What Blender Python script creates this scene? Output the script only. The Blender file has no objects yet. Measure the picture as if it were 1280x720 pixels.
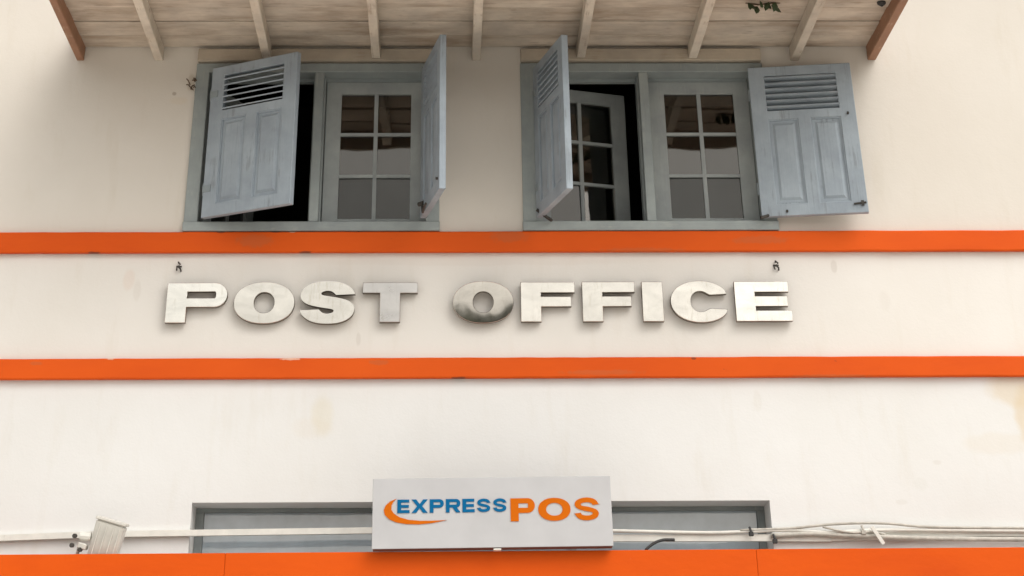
import bpy, bmesh, math, random
from mathutils import Matrix, Vector, Euler
random.seed(7)
C = bpy.context.scene.collection
R = math.radians
# ------------------------------------------------------------------ camera, sky, sun, exposure
# metres; the origin lies on the facade plane (y = 0) at the eye level of the camera, ground at z = -1.6
GROUND = -1.6
sc = bpy.context.scene
cam_data = bpy.data.cameras.new('camera')
cam = bpy.data.objects.new('camera', cam_data); C.objects.link(cam)
r_ = Vector((0.99989554, -0.01343035, -0.00534168))
u_ = Vector((-0.00397165, -0.61065089, 0.79188996))
f_ = Vector((0.01389726, 0.79178603, 0.61064045))
cam.matrix_world = Matrix(((r_.x, u_.x, -f_.x, 1.2752), (r_.y, u_.y, -f_.y, -10.5157), (r_.z, u_.z, -f_.z, 0.0), (0, 0, 0, 1)))
cam_data.sensor_fit = 'HORIZONTAL'; cam_data.sensor_width = 36.0
cam_data.lens = 2278.54 / 1280 * 36.0
cam_data.shift_x = 48 / 1280; cam_data.shift_y = -1060 / 1280
cam_data.clip_start = 0.1; cam_data.clip_end = 2000
sc.camera = cam

SUN_EL, SUN_AZ = 48, 140           # azimuth clockwise from +y
world = bpy.data.worlds.new('World'); sc.world = world; world.use_nodes = True
wn = world.node_tree; wn.nodes.clear()
sky = wn.nodes.new('ShaderNodeTexSky'); sky.sky_type = 'NISHITA'; sky.sun_disc = False
sky.sun_elevation = R(SUN_EL); sky.sun_rotation = R(SUN_AZ); sky.dust_density = 4.0; sky.air_density = 3.0; sky.ozone_density = 1.0
hs = wn.nodes.new('ShaderNodeHueSaturation'); hs.inputs['Saturation'].default_value = 0.12
bg = wn.nodes.new('ShaderNodeBackground'); bg.inputs['Strength'].default_value = 0.15
wo = wn.nodes.new('ShaderNodeOutputWorld')
wn.links.new(sky.outputs[0], hs.inputs['Color'])
tint = wn.nodes.new('ShaderNodeMix'); tint.data_type = 'RGBA'; tint.blend_type = 'MULTIPLY'; tint.inputs[0].default_value = 1.0
tint.inputs[7].default_value = (1.0, 0.98, 0.955, 1)          # warm-white overcast
wn.links.new(hs.outputs[0], tint.inputs[6]); wn.links.new(tint.outputs[2], bg.inputs[0]); wn.links.new(bg.outputs[0], wo.inputs[0])
sd = bpy.data.lights.new('sun', 'SUN'); sd.energy = 0.5; sd.angle = R(50); sd.color = (1.0, 0.95, 0.88)
sun = bpy.data.objects.new('sun', sd); C.objects.link(sun); sun.location = (6, -8, 12)
dirv = Vector((math.sin(R(SUN_AZ)) * math.cos(R(SUN_EL)), math.cos(R(SUN_AZ)) * math.cos(R(SUN_EL)), math.sin(R(SUN_EL))))
sun.rotation_euler = dirv.to_track_quat('Z', 'Y').to_euler()
vs = sc.view_settings; vs.view_transform = 'Standard'; vs.look = 'None'; vs.gamma = 1.0; vs.use_curve_mapping = False
vs.exposure = 0.46

# ------------------------------------------------------------------ materials
def lin(*c):
    o = []
    for v in c:
        v /= 255.0
        o.append(v / 12.92 if v <= 0.04045 else ((v + 0.055) / 1.055) ** 2.4)
    return tuple(o) + (1.0,)
class NT:
    def __init__(s, name):
        s.m = bpy.data.materials.new(name); s.m.use_nodes = True; s.t = s.m.node_tree; s.t.nodes.clear()
        s.out = s.n('ShaderNodeOutputMaterial'); s.b = s.n('ShaderNodeBsdfPrincipled'); s.l(s.b.outputs[0], s.out.inputs[0])
        s.tc = s.n('ShaderNodeTexCoord')
    def n(s, t, **k):
        q = s.t.nodes.new(t)
        for a, b in k.items(): setattr(q, a, b)
        return q
    def l(s, a, b): s.t.links.new(a, b)
    def vec(s, scale=(1, 1, 1), rnd=False, loc=(0, 0, 0)):
        mp = s.n('ShaderNodeMapping'); mp.inputs['Scale'].default_value = scale; mp.inputs['Location'].default_value = loc
        s.l(s.tc.outputs['Object'], mp.inputs[0])
        if rnd:
            oi = s.n('ShaderNodeObjectInfo'); ad = s.n('ShaderNodeVectorMath', operation='ADD'); mu = s.n('ShaderNodeMath', operation='MULTIPLY')
            mu.inputs[1].default_value = 37.0; s.l(oi.outputs['Random'], mu.inputs[0]); s.l(mp.outputs[0], ad.inputs[0]); s.l(mu.outputs[0], ad.inputs[1])
            return ad.outputs[0]
        return mp.outputs[0]
    def noise(s, v, scale, detail=4, rough=0.55, dist=0.0):
        q = s.n('ShaderNodeTexNoise'); q.inputs['Scale'].default_value = scale; q.inputs['Detail'].default_value = detail
        q.inputs['Roughness'].default_value = rough; q.inputs['Distortion'].default_value = dist; s.l(v, q.inputs['Vector']); return q.outputs[0]
    def ramp(s, f, p0, p1, c0=(0, 0, 0, 1), c1=(1, 1, 1, 1)):
        q = s.n('ShaderNodeValToRGB'); e = q.color_ramp.elements; e[0].position = p0; e[1].position = p1; e[0].color = c0; e[1].color = c1
        s.l(f, q.inputs[0]); return q.outputs[0]
    def mix(s, f, a, b, mode='MIX'):
        q = s.n('ShaderNodeMix', data_type='RGBA', blend_type=mode)
        for i, v in ((0, f), (6, a), (7, b)):
            if hasattr(v, 'is_linked'): s.l(v, q.inputs[i])
            else: q.inputs[i].default_value = v
        return q.outputs[2]
    def math(s, op, a, b=0.0, c=0.0):
        q = s.n('ShaderNodeMath', operation=op)
        for i, v in enumerate((a, b, c)):
            if hasattr(v, 'is_linked'): s.l(v, q.inputs[i])
            else: q.inputs[i].default_value = v
        return q.outputs[0]
    def bump(s, h, strength, dist=0.01):
        q = s.n('ShaderNodeBump'); q.inputs['Strength'].default_value = strength; q.inputs['Distance'].default_value = dist
        s.l(h, q.inputs['Height']); s.l(q.outputs[0], s.b.inputs['Normal'])
    def col(s, c):
        if hasattr(c, 'is_linked'): s.l(c, s.b.inputs['Base Color'])
        else: s.b.inputs['Base Color'].default_value = c
    def set(s, **k):
        for a, b in k.items(): s.b.inputs[a.replace('_', ' ')].default_value = b
    def blob(s, x, z, rx, rz, wob=0.5, wscale=14.0, soft=0.35):
        """0..1 mask of an irregular patch on the facade around (x, z)"""
        sp = s.n('ShaderNodeSeparateXYZ'); s.l(s.tc.outputs['Object'], sp.inputs[0])
        dx = s.math('DIVIDE', s.math('SUBTRACT', sp.outputs[0], x), rx); dz = s.math('DIVIDE', s.math('SUBTRACT', sp.outputs[2], z), rz)
        d = s.math('SQRT', s.math('ADD', s.math('MULTIPLY', dx, dx), s.math('MULTIPLY', dz, dz)))
        d = s.math('ADD', d, s.math('MULTIPLY', s.math('SUBTRACT', s.noise(s.tc.outputs['Object'], wscale, 5), 0.5), wob * 2))
        q = s.n('ShaderNodeMapRange', interpolation_type='SMOOTHSTEP'); s.l(d, q.inputs[0]); q.inputs[1].default_value = 1.0 - soft; q.inputs[2].default_value = 1.0 + soft
        q.inputs[3].default_value = 1.0; q.inputs[4].default_value = 0.0
        return q.outputs[0]

M = {}
def mat_wall():
    s = NT('lime_washed_plaster'); v = s.vec()
    cream, mid, white = (0.68, 0.64, 0.585, 1), (0.74, 0.715, 0.68, 1), (0.735, 0.735, 0.73, 1)
    sp = s.n('ShaderNodeSeparateXYZ'); s.l(s.tc.outputs['Object'], sp.inputs[0])
    c = s.mix(s.math('GREATER_THAN', sp.outputs[2], 2.6), mid, cream)           # creamier above the upper band, whiter below the lower one
    c = s.mix(s.math('LESS_THAN', sp.outputs[2], 1.98), c, white)
    n1 = s.noise(v, 0.9, 5, 0.6); c = s.mix(s.ramp(n1, 0.35, 0.75), c, s.mix(1.0, c, (0.93, 0.92, 0.90, 1), 'MULTIPLY'))
    n2 = s.noise(s.vec((2.5, 1, 0.5)), 3.0, 6, 0.65); c = s.mix(s.ramp(n2, 0.55, 0.85), c, s.mix(1.0, c, (0.93, 0.91, 0.87, 1), 'MULTIPLY'))
    tan = (0.64, 0.53, 0.37, 1)
    def st(x, z, rx, rz, k, col=tan, wob=0.45, ws=9, soft=0.3):
        nonlocal c
        c = s.mix(s.math('MULTIPLY', s.blob(x, z, rx, rz, wob, ws, soft), k), c, col)
    st(4.31, 1.87, 0.19, 0.09, 0.5, tan, 0.35, 7, 0.25); st(4.33, 1.75, 0.10, 0.14, 0.6, tan, 0.4, 9, 0.25); st(4.12, 1.62, 0.16, 0.05, 0.16)
    st(0.645, 1.757, 0.055, 0.085, 0.33, (0.66, 0.60, 0.45, 1), 0.3, 12, 0.4); st(0.6, 1.70, 0.10, 0.05, 0.10)
    st(3.79, 1.535, 0.022, 0.012, 0.2, (0.5, 0.45, 0.38, 1)); st(3.69, 1.44, 0.035, 0.028, 0.09, (0.5, 0.5, 0.42, 1)); st(3.58, 1.36, 0.03, 0.012, 0.15, (0.5, 0.45, 0.38, 1))
    st(2.9, 1.82, 0.02, 0.05, 0.12, (0.5, 0.45, 0.36, 1)); st(-0.42, 2.41, 0.03, 0.05, 0.22, (0.62, 0.45, 0.36, 1)); st(-0.37, 2.36, 0.02, 0.05, 0.18, (0.5, 0.44, 0.38, 1))
    st(3.38, 2.47, 0.015, 0.03, 0.3, (0.45, 0.4, 0.35, 1)); st(0.82, 2.12, 0.012, 0.03, 0.25, (0.45, 0.4, 0.35, 1)); st(3.63, 2.30, 0.03, 0.05, 0.1, (0.5, 0.44, 0.38, 1))
    st(-0.18, 3.46, 0.02, 0.05, 0.3, (0.35, 0.29, 0.2, 1), 0.6, 30); st(-0.27, 3.40, 0.012, 0.01, 0.6, (0.3, 0.25, 0.2, 1)); st(-0.24, 3.36, 0.05, 0.02, 0.2)
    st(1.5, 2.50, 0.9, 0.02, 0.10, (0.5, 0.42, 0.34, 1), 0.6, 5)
    s.col(c); s.set(Roughness=0.88)
    h = s.math('ADD', s.math('MULTIPLY', s.noise(v, 7, 6, 0.6), 0.7), s.math('MULTIPLY', s.noise(v, 90, 3), 0.12))
    s.bump(h, 0.28, 0.012); return s.m
def mat_orange(name, base, dirty=0.5):
    s = NT(name); v = s.vec((0.35, 1, 1.6)); c = base
    n = s.noise(v, 3.5, 6, 0.65); c = s.mix(s.ramp(n, 0.42, 0.78), c, (base[0] * 0.88, base[1] * 0.80, base[2] * 1.2, 1))
    n2 = s.noise(s.vec((0.7, 1, 1)), 1.1, 3); c = s.mix(s.ramp(n2, 0.4, 0.75), c, (min(1, base[0] * 1.08), base[1] * 1.15, base[2] * 1.3, 1))
    ch = s.noise(s.vec((6, 6, 16)), 2.4, 5, 0.7); c = s.mix(s.math('MULTIPLY', s.ramp(ch, 0.70, 0.73), dirty), c, (0.22, 0.05, 0.03, 1))
    pk = s.noise(s.vec((7, 7, 11), loc=(4, 2, 9)), 2.2, 5, 0.7); c = s.mix(s.math('MULTIPLY', s.ramp(pk, 0.73, 0.75), dirty), c, (0.75, 0.6, 0.48, 1))
    if dirty > 0.5:
        dk, pl, gr = (0.10, 0.04, 0.025, 1), (0.72, 0.55, 0.42, 1), (0.42, 0.13, 0.05, 1)
        for (x, z, rx, rz, q) in ((.055, 2.648, .035, .007, dk), (.35, 2.648, .045, .005, dk), (.445, 2.649, .03, .006, pl), (-.62, 2.543, .05, .005, dk), (.52, 2.543, .05, .005, dk), (1.62, 2.62, .10, .03, gr), (.25, 2.60, .10, .03, gr), (2.35, 2.55, .2, .010, gr), (3.0, 2.60, .15, .02, gr),
                                  (-.47, 2.022, .03, .006, pl), (.47, 2.018, .07, .006, pl), (.93, 2.0, .05, .012, gr), (2.58, 2.015, .02, .006, dk), (1.35, 1.927, .06, .005, dk), (3.3, 1.93, .2, .007, gr), (-.85, 2.0, .03, .008, gr), (2.1, 1.95, .2, .012, gr)):
            c = s.mix(s.math('MULTIPLY', s.blob(x, z, rx * (.6 if q is not gr else 1), rz, 0.8, 40, 0.3), 0.7 if q is not gr else 0.35), c, q)
    s.col(c); s.set(Roughness=0.6); s.b.inputs['Specular IOR Level'].default_value = 0.12
    s.bump(s.noise(s.vec((1, 1, 2)), 14, 5), 0.25, 0.006); return s.m
def mat_paint(name, base, worn, axis='z', wear=0.4, rough=0.55, rnd=True, stain=None):
    s = NT(name); sc_ = {'z': (14, 14, 0.7), 'x': (0.7, 14, 14), 'y': (14, 0.7, 14)}[axis]
    g = s.noise(s.vec(sc_, rnd), 6, 6, 0.65, 0.4); b = s.noise(s.vec((1, 1, 1), rnd), 5, 5, 0.6)
    dark = (base[0] * 0.80, base[1] * 0.80, base[2] * 0.82, 1); lite = (min(1, base[0] * 1.14), min(1, base[1] * 1.13), min(1, base[2] * 1.12), 1)
    c = s.mix(s.ramp(b, 0.3, 0.72), dark, lite)
    c = s.mix(s.math('MULTIPLY', s.ramp(g, 0.55, 0.80), 0.55), c, dark)
    w = s.math('MULTIPLY', s.ramp(s.math('MULTIPLY', g, s.noise(s.vec((1, 1, 1), rnd, (3, 3, 3)), 9, 4)), 0.31, 0.40), wear)
    c = s.mix(w, c, worn)
    if stain:
        k = s.noise(s.vec({'z': (3, 3, 0.8), 'x': (0.8, 3, 3), 'y': (3, 0.8, 3)}[axis], rnd, (8, 1, 5)), 2.2, 5, 0.65)
        c = s.mix(s.math('MULTIPLY', s.ramp(k, 0.45, 0.72), stain[1]), c, stain[0])
        oi = s.n('ShaderNodeObjectInfo'); vmul = s.n('ShaderNodeMapRange'); s.l(oi.outputs['Random'], vmul.inputs[0]); vmul.inputs[3].default_value = 0.84; vmul.inputs[4].default_value = 1.08
        hv = s.n('ShaderNodeHueSaturation'); s.l(c, hv.inputs['Color']); s.l(vmul.outputs[0], hv.inputs['Value']); c = hv.outputs[0]
    s.col(c); s.set(Roughness=rough); s.b.inputs['Specular IOR Level'].default_value = 0.35
    s.bump(g, 0.35, 0.004); return s.m
def mat_plain(name, base, rough=0.5, metal=0.0, var=0.12, scale=8, bump=0.1):
    s = NT(name); n = s.noise(s.vec((1, 1, 1), True), scale, 5, 0.6)
    c = s.mix(s.ramp(n, 0.3, 0.75), tuple(x * (1 - var) for x in base[:3]) + (1,), tuple(min(1, x * (1 + var)) for x in base[:3]) + (1,))
    s.col(c); s.set(Roughness=rough, Metallic=metal); s.bump(n, bump, 0.004); return s.m
def mat_glass(name, tint, film=0.0, filmcol=(0.2, 0.2, 0.2, 1), wav=0.10, ior=1.7):
    s = NT(name); s.t.nodes.remove(s.b)
    fr = s.n('ShaderNodeFresnel'); fr.inputs[0].default_value = ior
    gl = s.n('ShaderNodeBsdfGlossy'); gl.inputs['Roughness'].default_value = 0.03; gl.inputs[0].default_value = (1.0, 0.96, 0.92, 1)
    bp = s.n('ShaderNodeBump'); bp.inputs['Strength'].default_value = wav; bp.inputs['Distance'].default_value = 0.02
    s.l(s.noise(s.vec((1, 1, 1), True), 2.5, 2), bp.inputs['Height']); s.l(bp.outputs[0], gl.inputs['Normal'])
    tr = s.n('ShaderNodeBsdfTransparent'); tr.inputs[0].default_value = tint
    a = tr.outputs[0]
    if film > 0:
        df = s.n('ShaderNodeBsdfDiffuse')
        n = s.noise(s.vec((1, 1, 1), True), 4, 5, 0.6)
        s.l(s.mix(s.ramp(n, 0.3, 0.75), tuple(x * 0.8 for x in filmcol[:3]) + (1,), tuple(x * 1.15 for x in filmcol[:3]) + (1,)), df.inputs[0])
        mx = s.n('ShaderNodeMixShader'); mx.inputs[0].default_value = film; s.l(a, mx.inputs[1]); s.l(df.outputs[0], mx.inputs[2]); a = mx.outputs[0]
    m2 = s.n('ShaderNodeMixShader'); s.l(fr.outputs[0], m2.inputs[0]); s.l(a, m2.inputs[1]); s.l(gl.outputs[0], m2.inputs[2])
    s.l(m2.outputs[0], s.out.inputs[0]); return s.m
def mat_steel(name, base, rough, wav, scale=6.0):
    s = NT(name); s.set(Metallic=1.0)
    n = s.noise(s.vec((1, 1, 2.2), True), 7, 4, 0.55, 0.6); k = lambda q: tuple(x * q for x in base[:3]) + (1,)
    c = s.mix(s.ramp(n, 0.32, 0.70), k(0.86), k(1.08))
    t = s.noise(s.vec((5, 5, 1.0), True, (2, 7, 1)), 9, 5, 0.65)                # darker streaks paint uneven reflections into the steel colour
    c = s.mix(s.math('MULTIPLY', s.ramp(t, 0.56, 0.72), 0.35), c, (base[0] * .62, base[1] * .57, base[2] * .50, 1))
    s.col(c); mr = s.n('ShaderNodeMapRange'); s.l(n, mr.inputs[0]); mr.inputs[3].default_value = rough * 0.6; mr.inputs[4].default_value = rough * 1.5; s.l(mr.outputs[0], s.b.inputs['Roughness'])
    h = s.noise(s.vec((1, 1, 1), True), scale, 2, 0.4); s.bump(h, wav, 0.02); return s.m

M['wall'] = mat_wall()
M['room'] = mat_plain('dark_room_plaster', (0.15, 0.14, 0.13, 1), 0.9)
M['outer'] = mat_plain('outer_plaster', (0.72, 0.66, 0.58, 1), 0.9)
M['band'] = mat_orange('orange_band_paint', (0.64, 0.088, 0.0075, 1), 1.0)
M['fascia'] = mat_orange('orange_fascia_paint', (0.64, 0.086, 0.004, 1), 0.10)
M['blue'] = mat_paint('blue_grey_paint', (0.325, 0.38, 0.43, 1), (0.20, 0.22, 0.23, 1), 'z', 0.55)
M['bluex'] = mat_paint('blue_grey_paint_level', (0.325, 0.38, 0.43, 1), (0.42, 0.44, 0.44, 1), 'x', 0.5)
M['frame'] = mat_paint('grey_frame_paint', (0.29, 0.325, 0.325, 1), (0.38, 0.40, 0.38, 1), 'z', 0.5)
M['framex'] = mat_paint('grey_frame_paint_level', (0.29, 0.325, 0.325, 1), (0.38, 0.40, 0.38, 1), 'x', 0.5)
M['sash'] = mat_paint('pale_grey_sash_paint', (0.34, 0.37, 0.37, 1), (0.42, 0.43, 0.42, 1), 'z', 0.3)
M['soffit'] = mat_paint('weathered_cream_boards', (0.57, 0.50, 0.415, 1), (0.20, 0.14, 0.095, 1), 'x', 0.4, 0.8, True, ((0.30, 0.225, 0.16, 1), 0.85))
M['rafter'] = mat_paint('weathered_cream_rafter', (0.66, 0.595, 0.50, 1), (0.32, 0.23, 0.16, 1), 'y', 0.6, 0.75, True, ((0.42, 0.32, 0.22, 1), 0.35))
M['barge'] = mat_paint('brown_barge_paint', (0.32, 0.165, 0.095, 1), (0.5, 0.36, 0.25, 1), 'y', 0.5, 0.6)
M['lintel'] = mat_paint('cream_lintel_paint', (0.50, 0.435, 0.35, 1), (0.36, 0.28, 0.2, 1), 'x', 0.5, 0.8, True, ((0.42, 0.33, 0.24, 1), 0.3))
M['glass'] = mat_glass('window_glass', (0.62, 0.62, 0.60, 1))
M['greyfilm'] = mat_glass('grey_film_lower_glass', (0.5, 0.5, 0.5, 1), 0.78, (0.055, 0.06, 0.058, 1), 0.2, 1.5)  # grey film mixed over the lower panes
M['tglass'] = mat_glass('sky_tinted_transom_glass', (0.5, 0.52, 0.53, 1), 0.85, (0.56, 0.66, 0.74, 1), 0.12, 2.0)  # pale blue film paints the sky's reflection onto the glass
M['curtain'] = mat_plain('cream_curtain_cloth', (0.62, 0.54, 0.44, 1), 0.9)
M['steel'] = mat_steel('brushed_steel', (0.64, 0.615, 0.57, 1), 0.22, 0.10)
M['steel_bright'] = mat_steel('bright_reflection_steel', (0.77, 0.755, 0.71, 1), 0.18, 0.12)  # brighter reflections on P and E, put into the base colour
M['steel_grey'] = mat_steel('grey_reflection_steel', (0.50, 0.485, 0.47, 1), 0.3, 0.10)  # greyer reflection on T, put into the base colour
M['chrome'] = mat_steel('mirror_steel', (0.62, 0.60, 0.55, 1), 0.03, 0.010, 5.0)
M['steel_side'] = mat_plain('shaded_steel_return', (0.15, 0.125, 0.095, 1), 0.5, 0.4)  # letter sides darkened in colour to imitate their shaded undersides
M['iron'] = mat_plain('rusty_iron', (0.06, 0.055, 0.05, 1), 0.7, 0.3, 0.4, 30)
M['hinge'] = mat_plain('painted_hinge', (0.24, 0.28, 0.30, 1), 0.5)
M['sign'] = mat_plain('white_sign_panel', (0.47, 0.47, 0.485, 1), 0.5, 0, 0.07, 4, 0.05)
M['signedge'] = mat_plain('sign_case_red_brown', (0.10, 0.03, 0.02, 1), 0.6)
M['print_blue'] = mat_plain('blue_print', (0.004, 0.115, 0.27, 1), 0.9, 0, 0.05, 5, 0)
M['print_orange'] = mat_plain('orange_print', (0.56, 0.125, 0.004, 1), 0.9, 0, 0.05, 5, 0)
for k_ in ('print_blue', 'print_orange'): M[k_].node_tree.nodes['Principled BSDF'].inputs['Specular IOR Level'].default_value = 0.1
M['plastic'] = mat_plain('white_pvc', (0.72, 0.71, 0.66, 1), 0.5, 0, 0.1, 12)
M['plastic2'] = mat_plain('dirty_grey_pvc', (0.50, 0.48, 0.43, 1), 0.6, 0, 0.25, 20)
M['black'] = mat_plain('black_rubber', (0.03, 0.03, 0.03, 1), 0.6)
M['lampbody'] = mat_plain('pale_lamp_enamel', (0.60, 0.585, 0.54, 1), 0.5, 0, 0.12, 14)
M['leaf'] = mat_plain('dark_leaf', (0.035, 0.06, 0.02, 1), 0.6, 0, 0.4, 40)
M['wood'] = mat_plain('far_wood_leaves', (0.13, 0.135, 0.10, 1), 0.9, 0, 0.5, 2)
M['stem'] = mat_plain('dry_stem', (0.12, 0.08, 0.05, 1), 0.8, 0, 0.4, 40)
M['slab'] = mat_plain('grey_slab', (0.42, 0.40, 0.37, 1), 0.9)
M['tile'] = mat_plain('awning_roof_sheet', (0.22, 0.10, 0.07, 1), 0.8)
M['ground'] = mat_plain('pale_concrete_ground', (0.42, 0.39, 0.35, 1), 0.95, 0, 0.12, 1.5)
M['paving'] = mat_plain('bounce_paving', (0.58, 0.55, 0.50, 1), 0.9, 0, 0.12, 3)
M['asphalt'] = mat_plain('asphalt', (0.06, 0.06, 0.06, 1), 0.9, 0, 0.2, 20)

# ------------------------------------------------------------------ helpers
def bx(bm, x0, x1, y0, y1, z0, z1, bev=0.0):
    vs_ = [bm.verts.new((x, y, z)) for x in (x0, x1) for y in (y0, y1) for z in (z0, z1)]
    fs = [(0, 1, 3, 2), (4, 6, 7, 5), (0, 4, 5, 1), (2, 3, 7, 6), (0, 2, 6, 4), (1, 5, 7, 3)]
    faces = [bm.faces.new([vs_[i] for i in f]) for f in fs]
    if bev:
        es = list({e for f in faces for e in f.edges})
        bmesh.ops.bevel(bm, geom=es, offset=bev, segments=1, affect='EDGES', profile=0.5)
def tube(bm, pts, r, n=8, taper=None):
    pts = [Vector(p) for p in pts]; rings = []
    for i, p in enumerate(pts):
        t = (pts[min(i + 1, len(pts) - 1)] - pts[max(i - 1, 0)]).normalized()
        a = t.cross(Vector((0, 0, 1)));
        if a.length < 1e-3: a = t.cross(Vector((1, 0, 0)))
        a.normalize(); b = a.cross(t)
        rr = r if taper is None else r * taper[i]
        rings.append([bm.verts.new(p + (a * math.cos(k * 2 * math.pi / n) + b * math.sin(k * 2 * math.pi / n)) * rr) for k in range(n)])
    for i in range(len(rings) - 1):
        for k in range(n): bm.faces.new((rings[i][k], rings[i][(k + 1) % n], rings[i + 1][(k + 1) % n], rings[i + 1][k]))
    bm.faces.new(rings[0]); bm.faces.new(list(reversed(rings[-1])))
def smooth_path(pts, n=6):
    P = [Vector(p) for p in pts]; P = [2 * P[0] - P[1]] + P + [2 * P[-1] - P[-2]]; out = []
    for i in range(1, len(P) - 2):
        for k in range(n):
            t = k / n; a, b, c, d = P[i - 1], P[i], P[i + 1], P[i + 2]
            out.append(0.5 * ((2 * b) + (c - a) * t + (2 * a - 5 * b + 4 * c - d) * t * t + (3 * b - a - 3 * c + d) * t ** 3))
    out.append(P[-2]); return out
def wall_mesh(x0, x1, z0, z1, y0, y1, holes):
    bm = bmesh.new(); xs = sorted({x0, x1, *[h[0] for h in holes], *[h[1] for h in holes]}); zs = sorted({z0, z1, *[h[2] for h in holes], *[h[3] for h in holes]})
    V = {}
    def v(x, y, z):
        k = (round(x, 5), round(y, 5), round(z, 5))
        if k not in V: V[k] = bm.verts.new((x, y, z))
        return V[k]
    inside = lambda x, z: any(h[0] < x < h[1] and h[2] < z < h[3] for h in holes)
    for i in range(len(xs) - 1):
        for j in range(len(zs) - 1):
            if inside((xs[i] + xs[i + 1]) / 2, (zs[j] + zs[j + 1]) / 2): continue
            a, b, c, d = xs[i], xs[i + 1], zs[j], zs[j + 1]
            bm.faces.new((v(a, y0, c), v(b, y0, c), v(b, y0, d), v(a, y0, d))); bm.faces.new((v(a, y1, c), v(a, y1, d), v(b, y1, d), v(b, y1, c)))
            for (p, q, mx, mz) in (((a, c), (a, d), a - 1e-4, (c + d) / 2), ((b, c), (b, d), b + 1e-4, (c + d) / 2), ((a, c), (b, c), (a + b) / 2, c - 1e-4), ((a, d), (b, d), (a + b) / 2, d + 1e-4)):
                if inside(mx, mz) or not (x0 < mx < x1 and z0 < mz < z1):
                    bm.faces.new((v(p[0], y0, p[1]), v(q[0], y0, q[1]), v(q[0], y1, q[1]), v(p[0], y1, p[1])))
    return bm
def frame_mesh(x0, x1, z0, z1, y0, y1, holes, bev=0.0025):
    bm = wall_mesh(x0, x1, z0, z1, y0, y1, holes); bmesh.ops.recalc_face_normals(bm, faces=bm.faces[:]); bm.normal_update()
    es = [e for e in bm.edges if len(e.link_faces) == 2 and e.link_faces[0].normal.dot(e.link_faces[1].normal) < 0.5]
    bmesh.ops.bevel(bm, geom=es, offset=bev, segments=1, affect='EDGES'); return bm
def obj(name, bm, mats, parent=None, loc=None, smooth=False):
    me = bpy.data.meshes.new(name)
    if isinstance(bm, bmesh.types.BMesh):
        bmesh.ops.recalc_face_normals(bm, faces=bm.faces[:]); bm.to_mesh(me); bm.free()
    for m in (mats if isinstance(mats, (list, tuple)) else [mats]): me.materials.append(m)
    if smooth:
        for p in me.polygons: p.use_smooth = True
    o = bpy.data.objects.new(name, me); C.objects.link(o)
    if parent: o.parent = parent
    if loc is not None: o.location = loc
    return o
def tag(o, label=None, cat=None, group=None, kind=None):
    for k, v in (('label', label), ('category', cat), ('group', group), ('kind', kind)):
        if v: o[k] = v
    return o
def empty(name, loc, label, cat, group=None):
    o = bpy.data.objects.new(name, None); C.objects.link(o); o.location = loc; o.empty_display_size = 0.2
    return tag(o, label, cat, group)
def kids(o): return [c for c in C.objects if c.parent is o]
def copy_tree(o, parent):
    c = o.copy(); C.objects.link(c); c.parent = parent
    for ch in kids(o): copy_tree(ch, c)
    return c
def B(*a): 
    bm = bmesh.new(); bx(bm, *a); return bm

# ------------------------------------------------------------------ ground
g = obj('ground', B(-300, 300, -300, 300, GROUND - 0.5, GROUND), M['ground']); tag(g, kind='structure')
g = obj('pavement', B(-40, 40, -15, 6, GROUND - 0.3, GROUND + 0.12), M['paving']); tag(g, kind='structure')  # unseen; made wide and pale to bounce light up at the awning boards
g = obj('road', B(-300, 300, -27, -15.01, GROUND - 0.3, GROUND + 0.004), M['asphalt']); tag(g, kind='structure')
bm = bmesh.new()
for i in range(9000):                       # low far-off wood across the road
    x = random.uniform(-70, 75); h = 7.0 + 0.25 * math.sin(x * 0.31) + 0.2 * math.sin(x * 0.83 + 1) + 0.12 * math.sin(x * 2.1)
    z = GROUND + h * random.random() ** 0.4; y = -52 - random.random() * 5; s = random.uniform(0.35, 0.9)
    e = Euler((random.uniform(0, 6.28), random.uniform(0, 6.28), random.uniform(0, 6.28))).to_matrix()
    bm.faces.new([bm.verts.new(Vector((x, y, z)) + e @ Vector(q)) for q in ((-s, -s * .6, 0), (s, -s * .6, 0), (s * .7, s * .6, 0), (-s * .7, s * .6, 0))])
tag(obj('far_wood', bm, M['wood']), 'low dark line of trees beyond the road', 'wood', kind='stuff')

# ------------------------------------------------------------------ the building
BLD = empty('post_office_building', (0, 0, GROUND), 'cream plastered building with orange bands, blue grey shuttered windows and a boarded awning', 'building')
UP = (0, 0, -GROUND)                          # parts are modelled about the eye-level origin
def part(name, bm, m, parent=None, **k): return obj(name, bm, m, parent or BLD, UP if (parent is None or parent is BLD) else None, **k)

W1, W2, WW = -0.1521, 1.7023, 1.395           # window frames: left edges and width
ZB, ZT = 2.656, 3.566
holes = [(W1 + 0.012, W1 + WW - 0.012, ZB + 0.01, ZT - 0.01), (W2 + 0.012, W2 + WW - 0.012, ZB + 0.01, ZT - 0.01), (0.011, 2.915, 0.55, 1.370)]
part('wall', wall_mesh(-6, 9, GROUND - 0.2, 6.2, 0, 0.25, holes), M['wall'])
bm = bmesh.new(); bx(bm, -6, -5.75, 0.252, 7, GROUND - .2, 6.2); bx(bm, 8.75, 9, 0.252, 7, GROUND - .2, 6.2); bx(bm, -6, 9, 7.002, 7.25, GROUND - .2, 6.2)
part('rear_wall', bm, M['outer']); part('roof', B(-6.3, 9.3, -0.3, 7.5, 6.203, 6.4), M['tile'])
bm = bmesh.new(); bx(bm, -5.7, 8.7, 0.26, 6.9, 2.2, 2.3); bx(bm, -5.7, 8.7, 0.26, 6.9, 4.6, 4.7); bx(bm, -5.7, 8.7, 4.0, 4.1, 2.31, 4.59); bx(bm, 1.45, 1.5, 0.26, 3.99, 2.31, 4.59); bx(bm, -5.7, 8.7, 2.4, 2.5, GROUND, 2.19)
part('interior_room', bm, M['room'])

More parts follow.
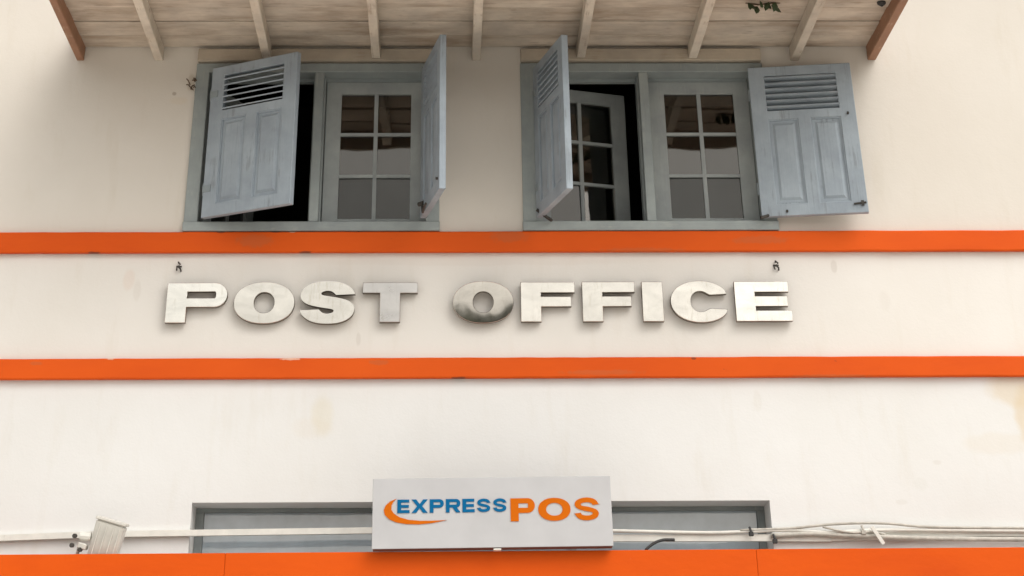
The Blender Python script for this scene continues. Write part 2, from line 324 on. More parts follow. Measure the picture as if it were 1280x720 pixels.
# orange bands: slightly uneven mouldings
def band(z0, z1, d):
    bm = bmesh.new(); n = 150; rows = []
    for i in range(n + 1):
        x = -6 + 15 * i / n; w = random.uniform(-1, 1) * 0.0016
        prof = [(0.002, z0 + 0.001), (-d, z0 + w), (-d - 0.004, z0 + 0.006 + w), (-d - 0.003, z1 - 0.006 + w * .6), (-d + 0.003, z1 + w * .6), (0.002, z1 + 0.002)]
        rows.append([bm.verts.new((x, y, z)) for y, z in prof])
    for i in range(n):
        for k in range(5): bm.faces.new((rows[i][k], rows[i + 1][k], rows[i + 1][k + 1], rows[i][k + 1]))
    bm.faces.new(rows[0]); bm.faces.new(rows[-1]); return bm
part('wall_band', band(2.543, 2.648, 0.030), M['band'])['label'] = 'upper orange band directly under the shuttered windows'
part('wall_band', band(1.926, 2.023, 0.030), M['band'])['label'] = 'lower orange band below the metal letters'

# ------------------------------------------------------------------ window frames
def window_frame(x0, zt=ZT):
    x1 = x0 + WW; xm = (x0 + x1) / 2 + 0.008
    fr = part('window_frame', frame_mesh(x0, x1, ZB + 0.02, zt, -0.02, 0.145, [(x0 + 0.075, x1 - 0.075, ZB + 0.03, zt - 0.05)], 0.003), M['frame'])
    obj('stop', B(x0 + .078, x1 - .078, 0.10, 0.14, zt - 0.068, zt - 0.0505), M['framex'], fr)
    obj('sill', B(x0 - 0.003, x1 + 0.003, -0.030, 0.15, ZB - 0.004, ZB + 0.046, 0.004), M['framex'], fr)
    obj('mullion', B(xm - 0.026, xm + 0.026, -0.016, 0.05, ZB + 0.0465, zt - 0.0505, 0.003), M['frame'], fr)
    obj('mullion_stop', B(xm - 0.034, xm + 0.034, 0.0505, 0.145, ZB + 0.0465, zt - 0.0505, 0.003), M['frame'], fr)
    return fr
f1 = window_frame(W1); f1['label'] = 'window frame on the left with its left casement open in the dark'
f2 = window_frame(W2); f2['label'] = 'window frame on the right'
for x0 in (W1, W2):
    o = part('lintel', B(x0 + 0.004, x0 + WW - 0.004, -0.045, 0.10, 3.575, 3.642, 0.003), M['lintel'])

# ------------------------------------------------------------------ casements (glazed sashes), local origin at the hinge, bottom
CW, CH, CT = 0.575, 0.80, 0.04
def make_casement():
    st, rt, rb = 0.088, 0.068, 0.05
    c = obj('casement', frame_mesh(0, CW, 0, CH, 0, CT, [(st, CW - st, rb, CH - rt)], 0.002), M['sash'])
    mt = 0.022; xm = CW / 2; h0, h1 = rb, CH - rt; rows = [h0, h0 + (h1 - h0) * 0.335, h0 + (h1 - h0) * 0.67, h1]
    obj('muntin', B(xm - mt / 2, xm + mt / 2, 0.006, CT - 0.006, h0, h1), M['sash'], c)
    for z in rows[1:3]:
        for a, b in ((st, xm - mt / 2), (xm + mt / 2, CW - st)):
            obj('muntin', B(a, b, 0.006, CT - 0.006, z - 0.008, z + 0.008), M['sash'], c)
    for j in range(3):
        for a, b in ((st, xm - mt / 2), (xm + mt / 2, CW - st)):
            z0 = rows[j] + (0.008 if j else 0); z1 = rows[j + 1] - (0.008 if j < 2 else 0)
            bm = B(a, b, 0.018, 0.022, z0, z1)                        # panes tilted to shift where the mirrored awning edge falls
            bmesh.ops.rotate(bm, verts=bm.verts[:], cent=((a + b) / 2, 0.02, (z0 + z1) / 2), matrix=Matrix.Rotation(R(random.uniform(-2.3, -1.7)), 3, 'X') @ Matrix.Rotation(R(random.uniform(-1, 1)), 3, 'Z'))
            obj('pane', bm, M['greyfilm'] if j == 0 else M['glass'], c)
    return c
def set_pose(o, x, y, z, rot):
    o.parent = BLD; o.location = (x, y, z - GROUND); o.rotation_euler = (0, 0, rot)
ZC = 2.697
cas = make_casement(); set_pose(cas, W1 + 0.743, 0.10, ZC, 0); cas['label'] = 'closed glazed casement with six panes beside the left dark gap'
c2 = copy_tree(cas, BLD); set_pose(c2, W2 + 0.743, 0.10, ZC, 0); c2['label'] = 'closed glazed casement with six panes next to the flat open shutter'
c3 = copy_tree(cas, BLD); set_pose(c3, W2 + 0.082, 0.165, ZC + 0.002, R(19)); c3['label'] = 'casement swung inward into the dark room behind the right window'
cp_ = [k for k in kids(c3) if k.name.startswith('pane')][1]      # lower free-edge pane has clear glass
cp_.data = cp_.data.copy(); cp_.data.materials[0] = M['glass']
c4 = copy_tree(cas, BLD); set_pose(c4, W1 + 0.085, 0.15, ZC + 0.002, R(67)); c4['label'] = 'casement swung far inward behind the half open louvred shutter'

# ------------------------------------------------------------------ shutters, local origin on the hinge axis at the bottom; outer face towards -y
SW, SH, TH = 0.578, 0.811, 0.036
def make_shutter(sg):
    X = lambda a, b: (min(sg * a, sg * b), max(sg * a, sg * b))
    st, rt, rb, mid = 0.088, 0.052, 0.062, 0.048
    zl0, zl1 = SH - 0.052 - 0.195, SH - 0.052      # louvre opening
    zp0, zp1 = rb, zl0 - mid
    cx = SW / 2; H = [X(st, SW - st) + (zl0, zl1), X(st, cx - 0.036) + (zp0, zp1), X(cx + 0.036, SW - st) + (zp0, zp1)]
    s = obj('shutter', frame_mesh(*X(0, SW), 0, SH, -TH / 2, TH / 2, H), M['blue'])
    for a, b in ((st, cx - 0.036), (cx + 0.036, SW - st)):
        bm = bmesh.new(); x0, x1 = X(a, b)
        bx(bm, x0, x1, -0.006, 0.006, zp0, zp1)
        for sy in (-1, 1):                            # raised field on both faces
            q = 0.020; q2 = 0.034; y0, y1 = sy * 0.0055, sy * 0.0145
            lo = [bm.verts.new((x, y0, z)) for x, z in ((x0 + q, zp0 + q), (x1 - q, zp0 + q), (x1 - q, zp1 - q), (x0 + q, zp1 - q))]
            hi = [bm.verts.new((x, y1, z)) for x, z in ((x0 + q2, zp0 + q2), (x1 - q2, zp0 + q2), (x1 - q2, zp1 - q2), (x0 + q2, zp1 - q2))]
            for k in range(4): bm.faces.new((lo[k], lo[(k + 1) % 4], hi[(k + 1) % 4], hi[k]))
            bm.faces.new(hi); bm.faces.new(lo)
        obj('panel', bm, M['blue'], s)
        obj('moulding', wall_mesh(x0, x1, zp0, zp1, -0.0125, 0.0125, [(x0 + .007, x1 - .007, zp0 + .007, zp1 - .007)]), M['blue'], s)
    n = 6
    for k in range(n):
        z = zl0 + (k + 0.5) * (zl1 - zl0) / n
        bm = bmesh.new(); bx(bm, *X(st - .004, SW - st + .004), -0.0215, 0.0215, -0.0035, 0.0035)
        bmesh.ops.rotate(bm, verts=bm.verts[:], cent=(0, 0, 0), matrix=Matrix.Rotation(R(21), 3, 'X'))
        o = obj('slat', bm, M['bluex'], s); o.location = (0, 0, z)
    for z in (0.15, SH - 0.15):                        # hinges
        bm = bmesh.new(); tube(bm, [(-sg * 0.002, -0.004, z - 0.032), (-sg * 0.002, -0.004, z + 0.032)], 0.0095, 8); bx(bm, *X(-0.002, 0.05), -TH / 2 - 0.0035, -TH / 2 + .001, z - 0.018, z + 0.018)
        obj('hinge', bm, M['hinge'], s)
    return s
def bolt(s, x, z, side):
    bm = bmesh.new(); y = side * TH / 2
    tube(bm, [(x, y - side * .003, z), (x, y + side * 0.012, z)], 0.007, 8); obj('bolt', bm, M['iron'], s)
YH = -0.044; ZS = 2.7116
sA = make_shutter(1); set_pose(sA, W1 + 0.106, YH, ZS, -R(29.5)); sA['label'] = 'leftmost shutter, standing a little open with dark louvre gaps'
sB = make_shutter(-1); set_pose(sB, W1 + WW - 0.088, YH, ZS, R(100.5)); sB['label'] = 'shutter swung straight out, right side of the left window'
sC = copy_tree(sA, BLD); set_pose(sC, W2 + 0.088, YH, ZS, -R(76.5)); sC['label'] = 'shutter swung straight out, left side of the right window'
sD = copy_tree(sB, BLD); set_pose(sD, W2 + WW - 0.090, YH, ZS, R(171)); sD['label'] = 'rightmost shutter, folded flat back against the wall'
# fittings that differ from shutter to shutter
bolt(sD, -SW + 0.045, 0.53, 1); bolt(sD, -0.14, 0.022, 1)
bm = bmesh.new(); tube(bm, [(-SW + 0.075, TH / 2 + .006, 0.045), (-SW + 0.008, TH / 2 + .006, 0.05)], 0.005, 8); bx(bm, -SW + .02, -SW + .035, TH / 2, TH / 2 + .012, .035, .06); obj('latch', bm, M['iron'], sD)
bolt(sB, -SW + 0.035, 0.06, 1); bolt(sC, SW - 0.03, 0.27, 1)
bm = bmesh.new(); tube(bm, [(-0.36, 0.05, -0.020), (-0.16, 0.03, -0.010), (-0.10, TH / 2 + .008, 0.05)], 0.007, 8); tube(bm, [(-0.115, TH / 2, 0.05), (-0.08, TH / 2 + 0.02, 0.05)], 0.012, 8)
# the iron stay leans from the sill to the shutter's foot
obj('stay', bm, M['iron'], sB)
bm = bmesh.new(); tube(bm, [(0.05, -0.03, 0.03), (0.05, 0.03, -0.008), (0.02, 0.06, -0.012)], 0.009, 8); obj('stay', bm, M['iron'], sC)
bm = bmesh.new(); tube(bm, [(0.005, 0.05, -0.012), (-0.03, 0.03, 0.0), (-0.04, 0.0, 0.012)], 0.008, 8); obj('stay', bm, M['iron'], sD)

# ------------------------------------------------------------------ boarded awning
AX0, AX1, AD = -0.835, 3.760, 1.02
ZR, ZP = 3.585, 3.660                          # rafter underside, board underside
aw = part('awning', B(AX0 - 0.03, AX1 + 0.03, -AD - 0.05, -0.002, ZP + 0.027, ZP + 0.045), M['tile'])
ys = [0.0, -0.199, -0.428, -0.645, -0.865, -AD]
for i in range(5):
    bm = bmesh.new(); d = 0.0085; dz = random.uniform(-0.005, 0.006)
    bx(bm, AX0 + 0.004, AX1 - 0.004, ys[i + 1] + d, ys[i] - d, ZP + dz, ZP + 0.026, 0.002)
    obj('plank', bm, M['soffit'], aw)
for x in (-0.374, 0.247, 0.873, 1.450, 2.052, 2.695, 3.292):
    jj = random.uniform(-0.004, 0.004)
    bm = bmesh.new(); w = 0.0245
    v = [(x - w + jj, -0.001, ZR), (x + w + jj, -0.001, ZR)]
    bx(bm, x - w + jj, x + w + jj, -AD + 0.01, -0.048 if (W1 < x < W1 + WW or W2 < x < W2 + WW) else -0.002, ZR + random.uniform(-0.003, 0.003), ZP + 0.001, 0.003)
    obj('rafter', bm, M['rafter'], aw)
for x0, x1 in ((AX0 - 0.012, AX0 + 0.03), (AX1 - 0.045, AX1 + 0.004)):
    obj('barge_board', B(x0, x1, -AD - 0.02, -0.002, ZR + 0.002, ZP + 0.10, 0.004), M['barge'], aw)
obj('fascia_board', B(AX0 - 0.02, AX1 + 0.02, -AD - 0.045, -AD - 0.0215, ZR - 0.01, ZP + 0.10, 0.003), M['lintel'], aw)

# ------------------------------------------------------------------ transom window behind the shop canopy
bm = bmesh.new()
bx(bm, 0.012, 2.914, 0.20, 0.245, 1.352, 1.369); bx(bm, 0.012, 0.052, 0.20, 0.245, 0.56, 1.3515); bx(bm, 2.876, 2.914, 0.20, 0.245, 0.56, 1.3515)
tw = part('transom_window', bm, M['frame']); 
xs = [0.053, 0.99, 1.93, 2.875]
for i in range(3):
    obj('pane', B(xs[i] + (0.0 if i == 0 else 0.0155), xs[i + 1] - (0.0155 if i < 2 else 0), 0.222, 0.228, 0.56, 1.3515), M['tglass'], tw)
for x in xs[1:3]: obj('mullion', B(x - 0.015, x + 0.015, 0.203, 0.243, 0.56, 1.3515), M['frame'], tw)
# shop canopy with orange fascia panels
cp = part('shop_canopy', B(-5.5, 8.5, -0.235, -0.003, 0.78, 1.03), M['slab'])
jx = [-5.5, -2.36, 0.222, 2.787, 5.36, 8.5]
for i in range(5):
    z0, z1 = (1.1214 + 0.00235 * (jx[i] + 0.9)), (1.1214 + 0.00235 * (jx[i + 1] + 0.9))
    bm = bmesh.new(); e = 0.0006
    pr = [(jx[i] + e, 0.62), (jx[i + 1] - e, 0.62), (jx[i + 1] - e, z1), (jx[i] + e, z0)]
    a = [bm.verts.new((x, -0.262, z)) for x, z in pr]; b = [bm.verts.new((x, -0.236, z)) for x, z in pr]
    bm.faces.new(a); bm.faces.new(b)
    for k in range(4): bm.faces.new((a[k], a[(k + 1) % 4], b[(k + 1) % 4], b[k]))
    bmesh.ops.bevel(bm, geom=bm.edges[:], offset=0.0018, segments=1, affect='EDGES')
    obj('fascia_panel', bm, M['fascia'], cp)

# ------------------------------------------------------------------ lettering
def stroke(path, ax, ay, n=7):
    """outline of a path drawn with an elliptical pen (half-widths ax, ay)"""
    pts = smooth_path([(p[0], p[1], 0) for p in path], n); L, Rr = [], []
    for i, p in enumerate(pts):
        t = pts[min(i + 1, len(pts) - 1)] - pts[max(i - 1, 0)]
        tx, ty = t.x / ax, t.y / ay; q = math.hypot(tx, ty); nx, ny = -ty / q, tx / q
        L.append((p.x + nx * ax, p.y + ny * ay)); Rr.append((p.x - nx * ax, p.y - ny * ay))
    return L + Rr[::-1]
def arc(cx, cy, rx, ry, a0, a1, n=18, p=1.0):
    o = []
    for i in range(n + 1):
        t = R(a0 + (a1 - a0) * i / n); c, s = math.cos(t), math.sin(t)
        o.append((cx + rx * math.copysign(abs(c) ** p, c), cy + ry * math.copysign(abs(s) ** p, s)))
    return o
def letter(ch, w, h, a, b, thin=False):
    """list of outlines (first solid, others holes or separate solids); a, b = vertical and level stroke widths"""
    if ch == 'I': return [[(0, 0), (w, 0), (w, h), (0, h)]]
    if ch == 'T': return [[(w / 2 - a / 2, 0), (w / 2 + a / 2, 0), (w / 2 + a / 2, h - b), (w, h - b), (w, h), (0, h), (0, h - b), (w / 2 - a / 2, h - b)]]
    if ch == 'F': return [[(0, 0), (a, 0), (a, h * .38), (w * .93, h * .38), (w * .93, h * .38 + b * .95), (a, h * .38 + b * .95), (a, h - b), (w, h - b), (w, h), (0, h)]]
    if ch == 'E':
        m = h / 2
        return [[(0, 0), (w, 0), (w, b), (a, b), (a, m - b * .48), (w * .94, m - b * .48), (w * .94, m + b * .48), (a, m + b * .48), (a, h - b), (w * .97, h - b), (w * .97, h), (0, h)]]
    if ch == 'O': return [arc(w / 2, h / 2, w / 2, h / 2, 0, 360, 48, 0.93)[:-1], arc(w / 2, h / 2, w / 2 - a, h / 2 - b, 0, 360, 40, 0.95)[:-1]]
    if ch == 'P' or ch == 'R':
        k = (0.36 if thin else 0.39) * h; b = b if thin else b * .84; r = (h - k) / 2; rx = min(r * 1.15, w * .5); ri = r - b
        out = [(0, 0), (a, 0), (a, k)]
        if ch == 'R': out += [(w * .46, k), (w - a * 1.15, 0), (w, 0), (w * .76, k * 1.02)]
        out += arc(w - rx, k + r, rx, r, -90 if ch == 'P' else -60, 90, 16) + [(0, h)]
        hol = [(a, k + b)] + arc(w - rx, k + r, max(rx - a * .95, .02 * w), ri, -90, 90, 12) + [(a, h - b)]
        return [out, hol]
    if ch == 'X':
        d = a * 1.2
        return [[(0, 0), (d, 0), (w / 2, h * .5 - h * .5 * d * .55 / (w / 2)), (w - d, 0), (w, 0), (w / 2 + d * .55, h / 2), (w, h), (w - d, h), (w / 2, h * .5 + h * .5 * d * .55 / (w / 2)), (d, h), (0, h), (w / 2 - d * .55, h / 2)]]
    if ch == 'C':
        o = arc(w * .53, h / 2, w * .53, h / 2, 24, 336, 40, 0.95); i = arc(w * .53, h / 2, w * .53 - a, h / 2 - b, 312, 48, 24, 0.95)
        return [[(w, h * .68)] + o[1:-1] + [(w, h * .315)] + [(w * .70, h * .34)] + i[1:-1] + [(w * .70, h * .655)]]
    if ch == 'S':
        up = [(1.0, .675), (.945, .80), (.83, .915), (.68, .98), (.50, 1.0), (.32, .985), (.16, .92), (.05, .80), (.015, .665), (.05, .545), (.16, .455), (.35, .395), (.52, .36), (.60, .335), (.625, .30), (.61, .255), (.555, .225), (.49, .215), (.42, .235), (.37, .285), (.345, .318), (.0, .30)]
        if thin: up = [(.97, .70), (.90, .84), (.76, .95), (.52, 1.0), (.28, .96), (.10, .86), (.04, .71), (.09, .57), (.25, .47), (.50, .395), (.67, .365), (.72, .315), (.70, .262), (.61, .225), (.49, .21), (.37, .228), (.295, .27), (.27, .335), (.0, .30)]
        pts = up + [(1 - x, 1 - y) for x, y in up]
        sm = []
        for k in range(len(pts)):
            p0, p1, p2, p3 = pts[k - 1], pts[k], pts[(k + 1) % len(pts)], pts[(k + 2) % len(pts)]
            v1 = (p1[0] - p0[0], p1[1] - p0[1]); v2 = (p2[0] - p1[0], p2[1] - p1[1])
            sm.append(p1)
            sharp = lambda q: q in (len(up) - 1, len(up), 0, len(up) - 2, 2 * len(up) - 1, 2 * len(up) - 2)
            if not sharp(k) and not sharp((k + 1) % len(pts)):
                sm.append(tuple((-p0[j] + 9 * p1[j] + 9 * p2[j] - p3[j]) / 16 for j in (0, 1)))
        return [[(x * w, y * h) for x, y in sm]]
def solid(name, outs, depth, bev, mats, parent=None):
    """outline(s) in the xz plane -> slab from y = 0 (back) to y = -depth (front); side faces take material 1"""
    cu = bpy.data.curves.new(name, 'CURVE'); cu.dimensions = '2D'; cu.fill_mode = 'BOTH'; cu.extrude = depth / 2; cu.bevel_depth = bev; cu.bevel_resolution = 0; cu.offset = -bev
    for o in outs:
        sp = cu.splines.new('POLY'); sp.points.add(len(o) - 1); sp.use_cyclic_u = True
        for i, (x, y) in enumerate(o): sp.points[i].co = (x, y, 0, 1)
    t = bpy.data.objects.new(name, cu); C.objects.link(t)
    me = bpy.data.meshes.new_from_object(t.evaluated_get(bpy.context.evaluated_depsgraph_get())); me.name = name
    bpy.data.objects.remove(t); bpy.data.curves.remove(cu)
    me.transform(Matrix.Rotation(R(90), 4, 'X')); me.transform(Matrix.Translation((0, -depth / 2, 0)))
    me.materials.clear()
    for m in mats: me.materials.append(m)
    if len(mats) > 1:
        for p in me.polygons: p.material_index = 0 if p.normal.y < -0.3 else 1
    ob = bpy.data.objects.new(name, me); C.objects.link(ob)
    if parent: ob.parent = parent
    return ob
LET = [('P', -0.202, 0.120, 'letter P at the start of the word POST'), ('O', 0.154, 0.477, 'letter O between P and S in POST'), ('S', 0.506, 0.799, 'letter S before the T in POST'),
       ('T', 0.837, 1.130, 'letter T ending the word POST'), ('O', 1.317, 1.641, 'letter O at the start of OFFICE with a dark mirrored lower edge'), ('F', 1.679, 1.968, 'letter F right after the O of OFFICE'),
       ('F', 2.007, 2.288, 'letter F just before the I of OFFICE'), ('I', 2.326, 2.437, 'plain upright letter I in OFFICE'), ('C', 2.476, 2.778, 'round letter C in OFFICE'), ('E', 2.821, 3.120, 'letter E at the end of OFFICE')]
tilts = [(0.5, 0.0), (-0.2, 1.2), (0.3, -0.8), (-0.6, 0.4), (4.0, 0.0), (-0.3, 0.5), (0.2, -0.4), (0, 0.3), (0.4, 0.9), (0.8, -0.5)]
for (ch, x0, x1, lb), (tx, tz) in zip(LET, tilts):
    h = 0.195 if ch not in 'OSC' else 0.205
    w = x1 - x0
    o = solid('letter', letter(ch, w, h, 0.108, 0.052), 0.030, 0.002, [M['chrome'] if tx > 3 else M['steel_bright'] if ch in 'PE' else M['steel_grey'] if ch == 'T' else M['steel'], M['steel_side']])
    o.location = (x0, -0.016, 2.191 - (0.005 if ch in 'OSC' else 0)); o.rotation_euler = (R(tx), 0, R(tz))
    tag(o, 'raised steel ' + lb, 'letter', 'metal letters spelling POST OFFICE')
    for fz in (0.25, 0.75):
        bm = bmesh.new(); fx = 0.5 if ch in 'TI' else 0.16
        tube(bm, [(w * fx, 0.0005, h * (.5 + (fz - .5) * (.3 if ch in 'OC' else 1))), (w * fx, 0.016, h * (.5 + (fz - .5) * (.3 if ch in 'OC' else 1)))], 0.006, 6); obj('standoff', bm, M['iron'], o)

# ------------------------------------------------------------------ express sign
SWd, SHt = 1.163, 0.296
sg = empty('sign_board', (0.929, -0.32, 1.130), 'white board reading EXPRESS POS in blue and orange on the orange fascia', 'sign')
sg.rotation_euler = (0, R(-0.45), 0)
obj('panel', B(0, SWd, -0.006, 0.0, 0.0, SHt, 0.0015), M['sign'], sg)
obj('case', B(0.004, SWd - 0.004, 0.0005, 0.055, -0.004, SHt - 0.004, 0.002), M['signedge'], sg)
obj('clip', B(0.585, 0.622, -0.010, 0.045, -0.010, -0.0045), M['plastic'], sg)
U = lambda px, py: ((px - 466.0) / 299.0 * SWd, (686.5 - 2.8 * (px - 466) / 299 - py) / 88.5 * SHt)
def word(txt, px0, px1, py0, py1, a, b, gap, m, widths):
    (u0, v0), (u1, v1) = U(px0, py1), U(px1, py0); v0 = (v0 + U(px1, py1)[1]) / 2; v1 = (U(px0, py0)[1] + v1) / 2
    tot = sum(widths[c] for c in txt) + gap * (len(txt) - 1); k = (u1 - u0) / tot; x = u0
    for c in txt:
        w = widths[c] * k
        o = solid('printed_letter', letter(c, w, v1 - v0, a, b, True), 0.003, 0.0, [m], sg); o.location = (x, -0.0062, v0 + 0.001); x += w + gap * k
word('EXPRESS', 497, 634, 624.5, 641.5, 0.0185, 0.0125, 0.13, M['print_blue'], dict(E=.80, X=1.05, P=.92, R=.95, S=.92))
word('POS', 638.5, 750, 623.5, 652.5, 0.039, 0.0215, 0.12, M['print_orange'], dict(P=.92, O=1.22, S=.98))
sw = [(496, 623.5), (488, 627), (482.5, 632), (480, 638), (481.5, 644), (487, 649.5), (496, 653.5), (508, 655.6), (524, 656), (540, 654.5), (559, 650.8), (540, 651.6), (525, 651.6), (511, 650.3), (500, 647), (493, 642.5), (489.5, 637.5), (490, 631.5), (492.5, 627)]
o = solid('printed_swoosh', [[U(*p) for p in sw]], 0.003, 0.0, [M['print_orange']], sg); o.location = (0, -0.0062, 0)

# ------------------------------------------------------------------ floodlight behind the fascia
fl = empty('floodlight', (-0.405, -0.17, 1.03), 'small pale floodlight tilted on its bracket above the orange fascia', 'floodlight')
fl.rotation_euler = (R(6), R(14), 0)
bm = bmesh.new(); vsb = []
for (x, y, z) in ((-.068, -.035, .06), (.070, -.035, .06), (.070, .04, .06), (-.068, .04, .06), (-.070, -.055, .238), (.070, -.055, .238), (.070, .055, .238), (-.070, .055, .238)): vsb.append(bm.verts.new((x, y, z)))
for f in ((0, 1, 2, 3), (4, 5, 6, 7), (0, 1, 5, 4), (1, 2, 6, 5), (2, 3, 7, 6), (3, 0, 4, 7)): bm.faces.new([vsb[i] for i in f])
bmesh.ops.bevel(bm, geom=bm.edges[:], offset=0.006, segments=2, affect='EDGES')
obj('housing', bm, M['lampbody'], fl)
obj('rim', B(-.075, .075, -.061, .061, 0.2385, 0.252, 0.003), M['lampbody'], fl)
for x in (-0.045, -0.01, 0.025, 0.055): obj('fin', B(x - .002, x + .002, -.060, -.050, 0.09, 0.225), M['lampbody'], fl)
bm = bmesh.new(); bx(bm, -.125, -.082, -.05, .02, .10, .125, .004); bx(bm, -.125, -.112, -.03, .0, -0.03, .10, .003); obj('bracket', bm, M['lampbody'], fl)
bm = bmesh.new(); tube(bm, [(-0.13, -0.015, 0.15), (-0.078, -0.015, 0.16)], 0.020, 10); obj('knob', bm, M['plastic'], fl)
for x, z in ((-0.15, 0.105), (-0.105, 0.097), (-0.15, 0.145)):
    bm = bmesh.new(); tube(bm, [(x, -0.065, z), (x, -0.03, z)], 0.010, 8); obj('bolt', bm, M['iron'], fl)

# ------------------------------------------------------------------ conduits and cables over the fascia
def cable(name, pts, r, m, label, cat, group=None, n=8):
    bm = bmesh.new(); tube(bm, smooth_path(pts, 5), r, n); return tag(obj(name, bm, m, smooth=True), label, cat, group)
bm = bmesh.new(); y0 = -0.028
for (a, za, b, zb) in ((-6, 1.17, -0.90, 1.219), (-0.899, 1.219, -0.485, 1.231), (-0.484, 1.232, 0.024, 1.2365), (0.0245, 1.2365, 1.6, 1.249)):
    vv = [bm.verts.new((x, y, z + d)) for x, z in ((a, za), (b, zb)) for y in (y0, -0.001) for d in (-0.013, 0.013)]
    for f in ((0, 1, 3, 2), (4, 6, 7, 5), (0, 4, 5, 1), (2, 3, 7, 6), (0, 2, 6, 4), (1, 5, 7, 3)): bm.faces.new([vv[i] for i in f])
tag(obj('cable_trunking', bm, M['plastic']), 'white cable trunking running left from the sign across the transom window', 'trunking')
bm = bmesh.new()
for (a, za, b, zb) in ((1.6, 1.208, 2.80, 1.206), (2.801, 1.206, 3.2, 1.203), (3.201, 1.206, 4.0, 1.223), (4.001, 1.223, 9, 1.20)):
    vv = [bm.verts.new((x, y, z + d)) for x, z in ((a, za), (b, zb)) for y in (-0.026, -0.001) for d in (-0.015, 0.014)]
    for f in ((0, 1, 3, 2), (4, 6, 7, 5), (0, 4, 5, 1), (2, 3, 7, 6), (0, 2, 6, 4), (1, 5, 7, 3)): bm.faces.new([vv[i] for i in f])
tag(obj('cable_trunking', bm, M['plastic']), 'flat cream trunking running right from the sign to the edge', 'trunking')
cable('cable', [(1.9, -.03, 1.242), (2.3, -.032, 1.232), (2.6, -.032, 1.226), (2.8, -.032, 1.231), (3.0, -.035, 1.236), (3.2, -.04, 1.224), (3.5, -.04, 1.234), (4.4, -.035, 1.226), (6, -.03, 1.22)], 0.008, M['plastic'], 'thin white cable sagging along the top of the cream trunking', 'cable')
cable('cable', [(2.75, -.035, 1.236), (3.0, -.04, 1.243), (3.2, -.05, 1.258), (3.36, -.05, 1.263), (3.5, -.05, 1.260), (3.7, -.045, 1.246), (4.2, -.04, 1.240), (6, -.035, 1.235)], 0.006, M['plastic2'], 'grey cable arching up over the trunking at the right', 'cable')
cable('cable', [(2.9, -.04, 1.212), (3.1, -.04, 1.219), (3.25, -.045, 1.212), (3.4, -.05, 1.206), (3.7, -.045, 1.196), (4.2, -.045, 1.190), (6, -.04, 1.18)], 0.010, M['plastic2'], 'thick grey cable hanging under the trunking at the right', 'cable')
cable('cable', [(3.16, -.05, 1.248), (3.24, -.055, 1.23), (3.31, -.055, 1.222), (3.40, -.055, 1.224), (3.47, -.05, 1.214)], 0.005, M['plastic2'], 'short loose end of grey cable beside the cable tie', 'cable')
cable('cable', [(2.27, -.06, 1.150), (2.31, -.05, 1.178), (2.36, -.04, 1.195), (2.42, -.03, 1.197)], 0.0065, M['black'], 'short black cable in front of the transom glass right of the sign', 'cable')
bm = bmesh.new(); bx(bm, -.009, .009, -.004, .004, -.045, .045, .001); bmesh.ops.rotate(bm, verts=bm.verts[:], cent=(0, 0, 0), matrix=Matrix.Rotation(R(-33), 3, 'Y'))
tag(obj('cable_tie', bm, M['plastic'], loc=(3.425, -0.075, 1.207)), 'white plastic strap slanting across the bunched cables', 'cable tie')
for x, z, lb in ((2.80, 1.222, 'black cable clip at the right end of the transom window'), (2.915, 1.190, 'black cable clip just outside the transom window'), (3.36, 1.226, 'grey cable clip in the middle of the bunched cables')):
    bm = bmesh.new(); tube(bm, [(-.006, 0, .026), (0, -.004, .006), (.004, -.004, -.012)], 0.006, 8); bx(bm, -.012, .012, -.010, .006, -.014, .006, .003)
    tag(obj('cable_clip', bm, M['black'] if x < 3 else M['plastic2'], loc=(x, -0.055, z)), lb, 'clip', 'clips holding the cables')

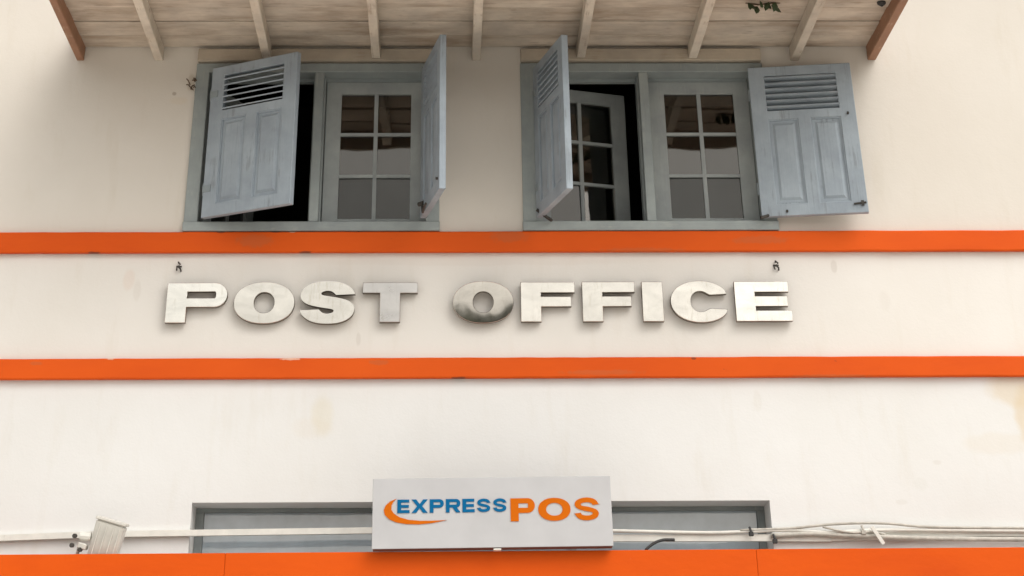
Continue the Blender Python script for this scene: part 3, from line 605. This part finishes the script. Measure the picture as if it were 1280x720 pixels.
# ------------------------------------------------------------------ small things on the wall
for x, z, lb in ((-0.156, 2.478, 'rusty iron hook in the wall above the letter P'), (3.066, 2.477, 'rusty iron hook in the wall above the last letter E')):
    bm = bmesh.new(); tube(bm, [(0, 0.01, .016), (-.004, -.018, .018), (.008, -.026, .006), (-.004, -.024, -.004), (.010, -.02, -.016), (.012, -.004, -.024)], 0.0045, 6)
    tube(bm, [(-.012, -.004, -.008), (-.010, -.018, -.022)], 0.004, 6)
    bx(bm, -.016, .014, -.004, .002, -.004, .004)
    tag(obj('wall_hook', bm, M['iron'], loc=(x, 0, z)), lb, 'hook', 'iron hooks above the letters')
bm = bmesh.new()
for i in range(9):
    a = Vector((random.uniform(-.02, .03), random.uniform(-.03, 0.0), random.uniform(-.05, .05))); b = a + Vector((random.uniform(-.035, .01), random.uniform(-.03, .0), random.uniform(-.03, .03)))
    tube(bm, [a, (a + b) / 2 + Vector((0, -.006, .004)), b], 0.0035, 5)
tag(obj('dry_weed', bm, M['stem'], loc=(-0.165, -0.006, 3.462)), 'clump of dry twigs caught beside the left window frame', 'weed')
# leaves hanging through a gap in the awning boards
wd = empty('creeper', (3.03, -0.72, ZP - 0.002), 'dark green creeper leaves poking down through the awning boards', 'creeper')
for i in range(9):
    bm = bmesh.new(); s = random.uniform(0.022, 0.034)
    vv = [bm.verts.new(q) for q in ((0, 0, 0), (-s * .7, 0, -s * .7), (-s * .5, .003, -s * 1.5), (0, .006, -s * 2.1), (s * .5, .003, -s * 1.5), (s * .7, 0, -s * .7))]
    mid = bm.verts.new((0, -.004, -s))
    for k in range(6): bm.faces.new((vv[k], vv[(k + 1) % 6], mid))
    o = obj('leaf', bm, M['leaf'], wd); o.location = (-0.10 + i * 0.019, random.uniform(-.03, .03), random.uniform(-.012, -.002)); o.rotation_euler = (random.uniform(-.9, .2), random.uniform(-.9, .9), random.uniform(-1, 1))
bm = bmesh.new(); tube(bm, [(-.11, 0, .0), (-.04, .01, -.008), (.03, -.01, -.006), (.08, 0, .0)], .004, 6); obj('stem', bm, M['stem'], wd)
bm = bmesh.new(); tube(bm, [(0, 0, 0), (0, 0, -.012), (0, 0, -.020)], 0.024, 14, [1, 1, .6]); tube(bm, [(0, 0, -.0201), (0, 0, -.026)], 0.008, 8)
tag(obj('round_cap', bm, M['black'], loc=(3.665, -0.735, ZP - 0.0015)), 'small round black cap under the awning boards near the right edge', 'cap')
